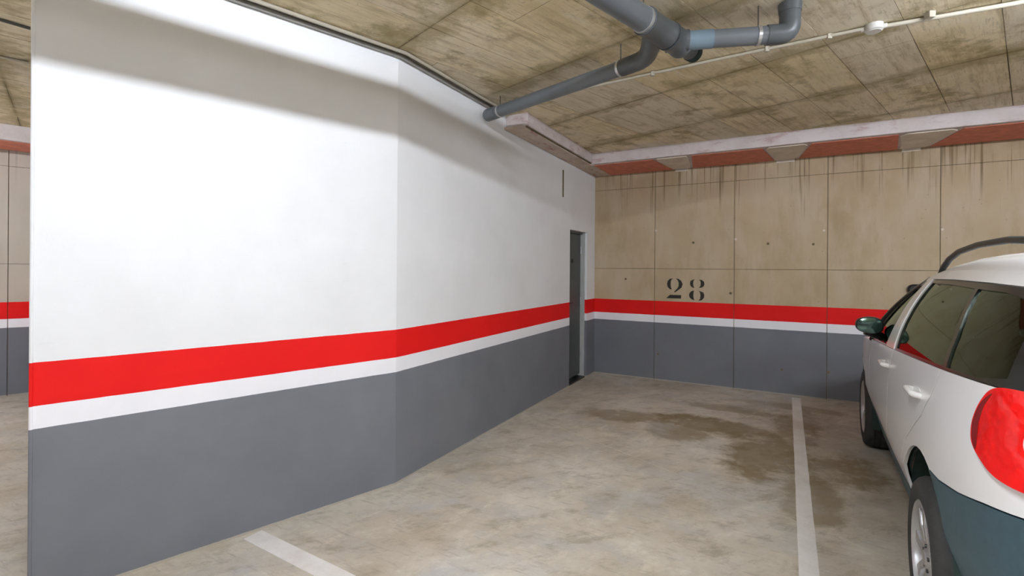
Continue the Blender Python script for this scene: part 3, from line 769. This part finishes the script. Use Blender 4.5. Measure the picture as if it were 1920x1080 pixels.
for nm, w_ in (('front_door_glass', fw), ('rear_door_glass', rw), ('quarter_glass', qw)):
    c_ = (sum(p[0] for p in w_)/len(w_), sum(p[1] for p in w_)/len(w_))
    panel(nm, [(c_[0]+(a-c_[0])*1.012, c_[1]+(z-c_[1])*1.02) for a, z in w_], M['glass'], proud=-.010, thick=.004, grid=.06)
panel('middle_pillar', [X(.905, zb(.905)+.003), X(1.20, zb(1.20)+.003), X(1.195, 1.2), X(1.17, gt(1.17)+.003), X(1.03, gt(1.03)+.003), X(1.0, 1.25)], M['car_white'], proud=.002, thick=.02)
rf_edge = [X(x, gt(x)+.003) for x in (-.45, 0, .5, 1, 1.3, 1.46)]
def top_edge(u): 
    xt, yt = crm(TC, u); return zroof(xt)
panel('roof_side', [U(3.25, 1.434)]+rf_edge+[U(9.35, 1.435), U(9.3, top_edge(9.3)), U(8.8, top_edge(8.8)), U(8, top_edge(8)), U(7, top_edge(7)), U(6, top_edge(6)), U(5, top_edge(5)), U(4, top_edge(4)), U(3.2, 1.474)], M['car_white'], thick=.02)
panel('rear_glass', [U(0, 1.185), U(2.9, 1.185), U(2.95, 1.3), U(2.85, 1.42), U(0, 1.42)], M['glass'], center=True, proud=-.003, thick=.005)
panel('tailgate_frame', [U(0, 1.168), U(3.2, 1.168), U(3.26, 1.3), U(3.2, 1.43), U(3.18, 1.474), U(0, 1.474)], M['car_black'], [[U(-.5, 1.195), U(2.85, 1.195), U(2.9, 1.3), U(2.8, 1.41), U(-.5, 1.41)]] if False else [[(u2a(0)-.001+.002, 1.195), U(2.85, 1.195), U(2.9, 1.3), U(2.8, 1.41), (.001, 1.41)]], center=True, proud=.0)
# roof skin
us = [2.6, 3.1, 3.8, 5, 6, 7, 8, 8.8, 9.3]; Wn = 14; V_ = []
for i, u in enumerate(us):
    xt, yt = crm(TC, u); f_ = i/(len(us)-1)
    e = S(u, zroof(xt)); 
    for k in range(Wn+1):
        q_ = -1+2*k/Wn; bul = (-.10*(1-f_)**3+.14*f_**3)*(1-q_*q_)
        edge = 1-abs(q_)**9; V_.append((e.x+bul, e.y*q_, e.z+(0, .07, .1)[min(i, 2)]*edge*(1-.25*q_*q_)*(.55+.45*math.sin(math.pi*min(1, .15+f_*.85)))))
F_ = [(i*(Wn+1)+k, i*(Wn+1)+k+1, (i+1)*(Wn+1)+k+1, (i+1)*(Wn+1)+k) for i in range(len(us)-1) for k in range(Wn)]
o = mesh_obj('roof', V_, F_, M['car_white'], CAR, True); md = o.modifiers.new('solid', 'SOLIDIFY'); md.thickness = .02; md.offset = -1
# windscreen and bonnet
V_ = []; Wn = 14
for j in range(9):
    z = .975+(1.425-.975)*j/8; a = S(9.1 if j < 1 else 9.1+.25*j/8, z)
    for k in range(Wn+1):
        q_ = -1+2*k/Wn; V_.append((a.x+(.24-.10*j/8)*(1-q_*q_), a.y*q_*.99, z+.055*(j/8)*(1-q_*q_)))
F_ = [(i*(Wn+1)+k, i*(Wn+1)+k+1, (i+1)*(Wn+1)+k+1, (i+1)*(Wn+1)+k) for i in range(8) for k in range(Wn)]
mesh_obj('windscreen', V_, F_, M['glass'], CAR, True)
for sy in (1, -1):
    pts = []
    for j in range(9):
        z = .965+(1.44-.965)*j/8; a = S(9.1+.25*j/8, z); pts.append((a.x-.01, a.y*sy*.985, z))
    tube('front_pillar', pts, .026, M['car_black'], CAR, 10)
V_ = []; ub = [9.1, 9.6, 10.2, 10.8, 11.25, 11.7, 12.2]
for i, u in enumerate(ub):
    x_, y_ = low(u, .95); a = S(u, zsh(x_)); f_ = i/(len(ub)-1)
    for k in range(Wn+1):
        q_ = -1+2*k/Wn; V_.append((a.x+(.22-.02*f_)*(1-q_*q_), a.y*q_, a.z+(.05*(1-abs(q_)**3))))
F_ = [(i*(Wn+1)+k, i*(Wn+1)+k+1, (i+1)*(Wn+1)+k+1, (i+1)*(Wn+1)+k) for i in range(len(ub)-1) for k in range(Wn)]
o = mesh_obj('bonnet', V_, F_, M['car_white'], CAR, True); md = o.modifiers.new('solid', 'SOLIDIFY'); md.thickness = .015; md.offset = -1
# inner shell (dark) behind the joints, floor pan
panel('inner_shell', [U(0, .24), U(4, .24), U(7, .24), U(10, .24), U(14, .24), U(14, .70), U(12, .75), U(10.5, .86), X(2.0, zsh(2.0)-.03), X(1, zsh(1)-.03), X(0, zsh(0)-.03), U(3, 1.12), U(0, 1.12)], M['liner'], [ar, af], proud=-.022, thick=.006, center=True, grid=.15)
box('floor_pan', (-.80, -.55, .26), (3.1, .55, .34), M['black'], CAR)
for xc in (0, WB):
    for sy in (1, -1):
        n = 20; R_ = .432; V_ = []; F_ = []
        for k in range(n+1):
            a = math.radians(-12)+math.radians(204)*k/n
            for y_ in (.846, .60): V_.append((xc+R_*math.cos(a), y_*sy, .335+R_*math.sin(a)))
        F_ = [(2*k, 2*k+1, 2*k+3, 2*k+2) for k in range(n)]; F_.append(tuple(2*k+1 for k in range(n+1)))
        mesh_obj('wheel_arch_liner', V_, F_, M['liner'], CAR)
# wheels
def lathe_vf(prof, c, n=48, sy=1):
    V_ = []; F_ = []
    for k in range(n):
        a = 2*math.pi*k/n
        for r_, y_ in prof: V_.append((c[0]+r_*math.cos(a), c[1]+y_*sy, c[2]+r_*math.sin(a)))
    m_ = len(prof)
    for k in range(n):
        for j in range(m_-1): F_.append((k*m_+j, k*m_+j+1, ((k+1) % n)*m_+j+1, ((k+1) % n)*m_+j))
    return V_, F_
RT = .322
for xc in (0, WB):
    for sy in (1, -1):
        c = (xc, .872*sy, RT)
        rim = [(.222, -.005), (.226, -.018), (.214, -.022), (.205, -.05), (.200, -.15), (.222, -.19), (.215, -.19), (.190, -.15), (.190, -.055), (.205, -.012), (.215, .0), (.222, -.005)]
        V_, F_ = lathe_vf(rim, c, 48, sy); wh = mesh_obj('wheel', V_, F_, M['rim'], CAR, True)
        ty = [(.218, -.012), (.226, .000), (.262, .006), (.296, .000), (.312, -.014), (.320, -.032)]
        for g_ in (-.062, -.098, -.134): ty += [(RT, g_+.004), (RT-.007, g_+.003), (RT-.007, g_-.003), (RT, g_-.004)]
        ty += [(.320, -.170), (.310, -.190), (.29, -.20), (.25, -.205), (.215, -.19)]
        V_, F_ = lathe_vf(ty, c, 64, sy); mesh_obj('tyre', V_, F_, M['tyre'], wh, True)
        V_, F_ = lathe_vf([(.0, -.075), (.19, -.085)], c, 32, sy); mesh_obj('brake_disc', V_, F_, M['black'], wh, True)
        for k in range(9):
            a = 2*math.pi*k/9; ca, sa = math.cos(a), math.sin(a)
            def tfw(r_, t_, y_): return (c[0]+r_*ca-t_*sa, c[1]+y_*sy, c[2]+r_*sa+t_*ca)
            V_ = [tfw(.04, -.020, -.022), tfw(.04, .020, -.022), tfw(.13, .015, -.012), tfw(.206, .024, -.014), tfw(.206, -.024, -.014), tfw(.13, -.015, -.012),
                  tfw(.04, -.024, -.05), tfw(.04, .024, -.05), tfw(.13, .019, -.04), tfw(.206, .028, -.04), tfw(.206, -.028, -.04), tfw(.13, -.019, -.04)]
            F_ = [(0, 1, 2, 5), (5, 2, 3, 4), (6, 11, 8, 7), (11, 10, 9, 8)]+[(i, (i+1) % 6, (i+1) % 6+6, i+6) for i in range(6)]
            mesh_obj('spoke', V_, F_, M['rim'], wh, bevel=.004)
        V_, F_ = lathe_vf([(.0, -.008), (.028, -.010), (.034, -.016), (.062, -.022), (.064, -.05)], c, 28, sy); mesh_obj('hub', V_, F_, M['rim'], wh, True)
        vv = []
        for k in range(5):
            a = 2*math.pi*k/5+.3; b0 = (c[0]+.048*math.cos(a), c[1]-.024*sy, c[2]+.048*math.sin(a)); vv.append(sweep_vf([b0, (b0[0], b0[1]+.010*sy, b0[2])], .008, 6))
        V_, F_ = join_vf(vv); tag(mesh_obj('wheel_bolts', V_, F_, M['black'], wh), kind='stuff')
# door handles, mirrors, roof rails
for xh in (1.03, .16):
    zz = .945 if xh > .5 else .965
    for sy in (1, -1):
        def hp(x_, pr): a, z_ = X(x_, zz-.02*(x_-xh)); u = a2u(a); q_ = S(u, z_)+Nrm(u, z_)*pr; return (q_.x, q_.y*sy, q_.z)
        V_, F_ = sweep_vf(rounded([hp(xh-.078, -.004), hp(xh-.070, .026), hp(xh+.070, .026), hp(xh+.078, -.004)], .025, 5), .0135, 12)
        h_ = mesh_obj('door_handle', V_, F_, M['car_white'], CAR, True)
        pts = [X(xh+.075*math.cos(k*.5236), zz+.028*math.sin(k*.5236)) for k in range(12)]
        V_, F_ = panel_vf(pts, (), .0015, .003, .05, sy); mesh_obj('recess', V_, F_, M['car_white'], h_, True)
for sy in (1, -1):
    V_ = []; F_ = []; n = 20; prof = [(-.050, .93), (-.040, .985), (-.01, 1.0), (.03, .97), (.07, .80), (.10, .50), (.115, .15)]
    for dx_, k_ in prof:
        for i in range(n):
            a = 2*math.pi*i/n; ex = math.copysign(abs(math.cos(a))**.75, math.cos(a)); ez = math.copysign(abs(math.sin(a))**.75, math.sin(a))
            taper = 1-.18*(ex > 0)*ex
            V_.append((1.68+dx_-.035*ex*0, (.908+.082*ex*k_)*sy, 1.112+.060*ez*k_*taper))
    for j in range(len(prof)-1):
        for i in range(n): F_.append((j*n+i, j*n+(i+1) % n, (j+1)*n+(i+1) % n, (j+1)*n+i))
    F_.append(tuple(range((len(prof)-1)*n, len(prof)*n)))
    mr = mesh_obj('side_mirror', V_, F_, M['black'], CAR, True)
    V_ = []; F_ = []
    for j, (dx_, k_) in enumerate([(-.050, .90), (-.056, .6), (-.058, .3)]):
        for i in range(n):
            a = 2*math.pi*i/n; ex = math.copysign(abs(math.cos(a))**.75, math.cos(a)); ez = math.copysign(abs(math.sin(a))**.75, math.sin(a)); taper = 1-.18*(ex > 0)*ex
            V_.append((1.68+dx_, (.908+.082*ex*k_)*sy, 1.112+.060*ez*k_*taper))
    for j in range(2):
        for i in range(n): F_.append((j*n+i, j*n+(i+1) % n, (j+1)*n+(i+1) % n, (j+1)*n+i))
    F_.append(tuple(range(2*n, 3*n))); mesh_obj('mirror_glass', V_, F_, M['mirror'], mr, True)
    V_, F_ = sweep_vf([(1.70, .93*sy, 1.06), (1.715, .87*sy, 1.04), (1.74, .82*sy, 1.03)], [.022, .026, .03], 12); mesh_obj('arm', V_, F_, M['black'], mr, True)
    pts = [(1.24, .600, 1.475), (1.17, .600, 1.520), (1.03, .598, 1.568), (.84, .596, 1.602), (.5, .594, 1.624), (.1, .592, 1.626), (-.25, .585, 1.606), (-.45, .575, 1.57), (-.56, .57, 1.52), (-.60, .565, 1.49)]
    fine_ = []
    for i in range(len(pts)-1): fine_ += [tuple(pts[i][k]+(pts[i+1][k]-pts[i][k])*q_/3 for k in range(3)) for q_ in range(3)]
    fine_.append(pts[-1])
    rr = tube('roof_rail', [(p[0], p[1]*sy, p[2]) for p in fine_], .0155, M['rail'], CAR, 12)
    for fx in (-.36,):
        box('rail_foot', (fx-.05, .600*sy-.012, 1.53), (fx+.05, .600*sy+.012, 1.61), M['rail'], rr, .004)
# cabin
def seat(x, y, wd, nm='seat'):
    V_, F_ = box_vf((x-.24, y-wd, .42), (x+.26, y+wd, .58)); s_ = mesh_obj(nm, V_, F_, M['trim_in'], CAR, bevel=.04)
    def lean(a, b, z): return (a-(z-.5)*.28, b, z)
    box('backrest', (x-.30, y-wd, .50), (x-.16, y+wd, 1.08), M['trim_in'], s_, .05, tf=lean)
    return s_
for y_ in (.38, -.38):
    s_ = seat(1.15, y_, .25, 'front_seat'); box('headrest', (.78, y_-.13, 1.15), (.88, y_+.13, 1.33), M['trim_in'], s_, .04)
s_ = seat(.25, 0, .62, 'rear_seat')
for y_ in (.40, 0, -.40): box('headrest', (-.12, y_-.11, 1.13), (-.03, y_+.11, 1.28), M['trim_in'], s_, .03)
box('dashboard', (1.72, -.68, .62), (2.1, .68, .955), M['black'], CAR, .05)
V_ = []; F_ = []
ring = [(1.62+.04*math.sin(a)*.5, .38+.175*math.cos(a), .95+.165*math.sin(a)) for a in [i*math.pi/12 for i in range(25)]]
V_, F_ = sweep_vf(ring, .014, 8, False); sw = mesh_obj('steering_wheel', V_, F_, M['black'], CAR, True)
V_, F_ = sweep_vf([(1.62, .38, .95), (1.75, .38, .90)], .05, 12); mesh_obj('column', V_, F_, M['black'], sw, True)
box('parcel_shelf', (-.62, -.60, 1.00), (-.18, .60, 1.03), M['black'], CAR, .005)
# number plate recess cover and lower bumper strip (plain, nothing readable in the photograph)
panel('bumper_strip', [U(0, .30), U(3.3, .29), X(-.46, .29), X(-.45, .36), U(3.3, .37), U(0, .38)], M['black'], center=True, proud=.010, thick=.02)
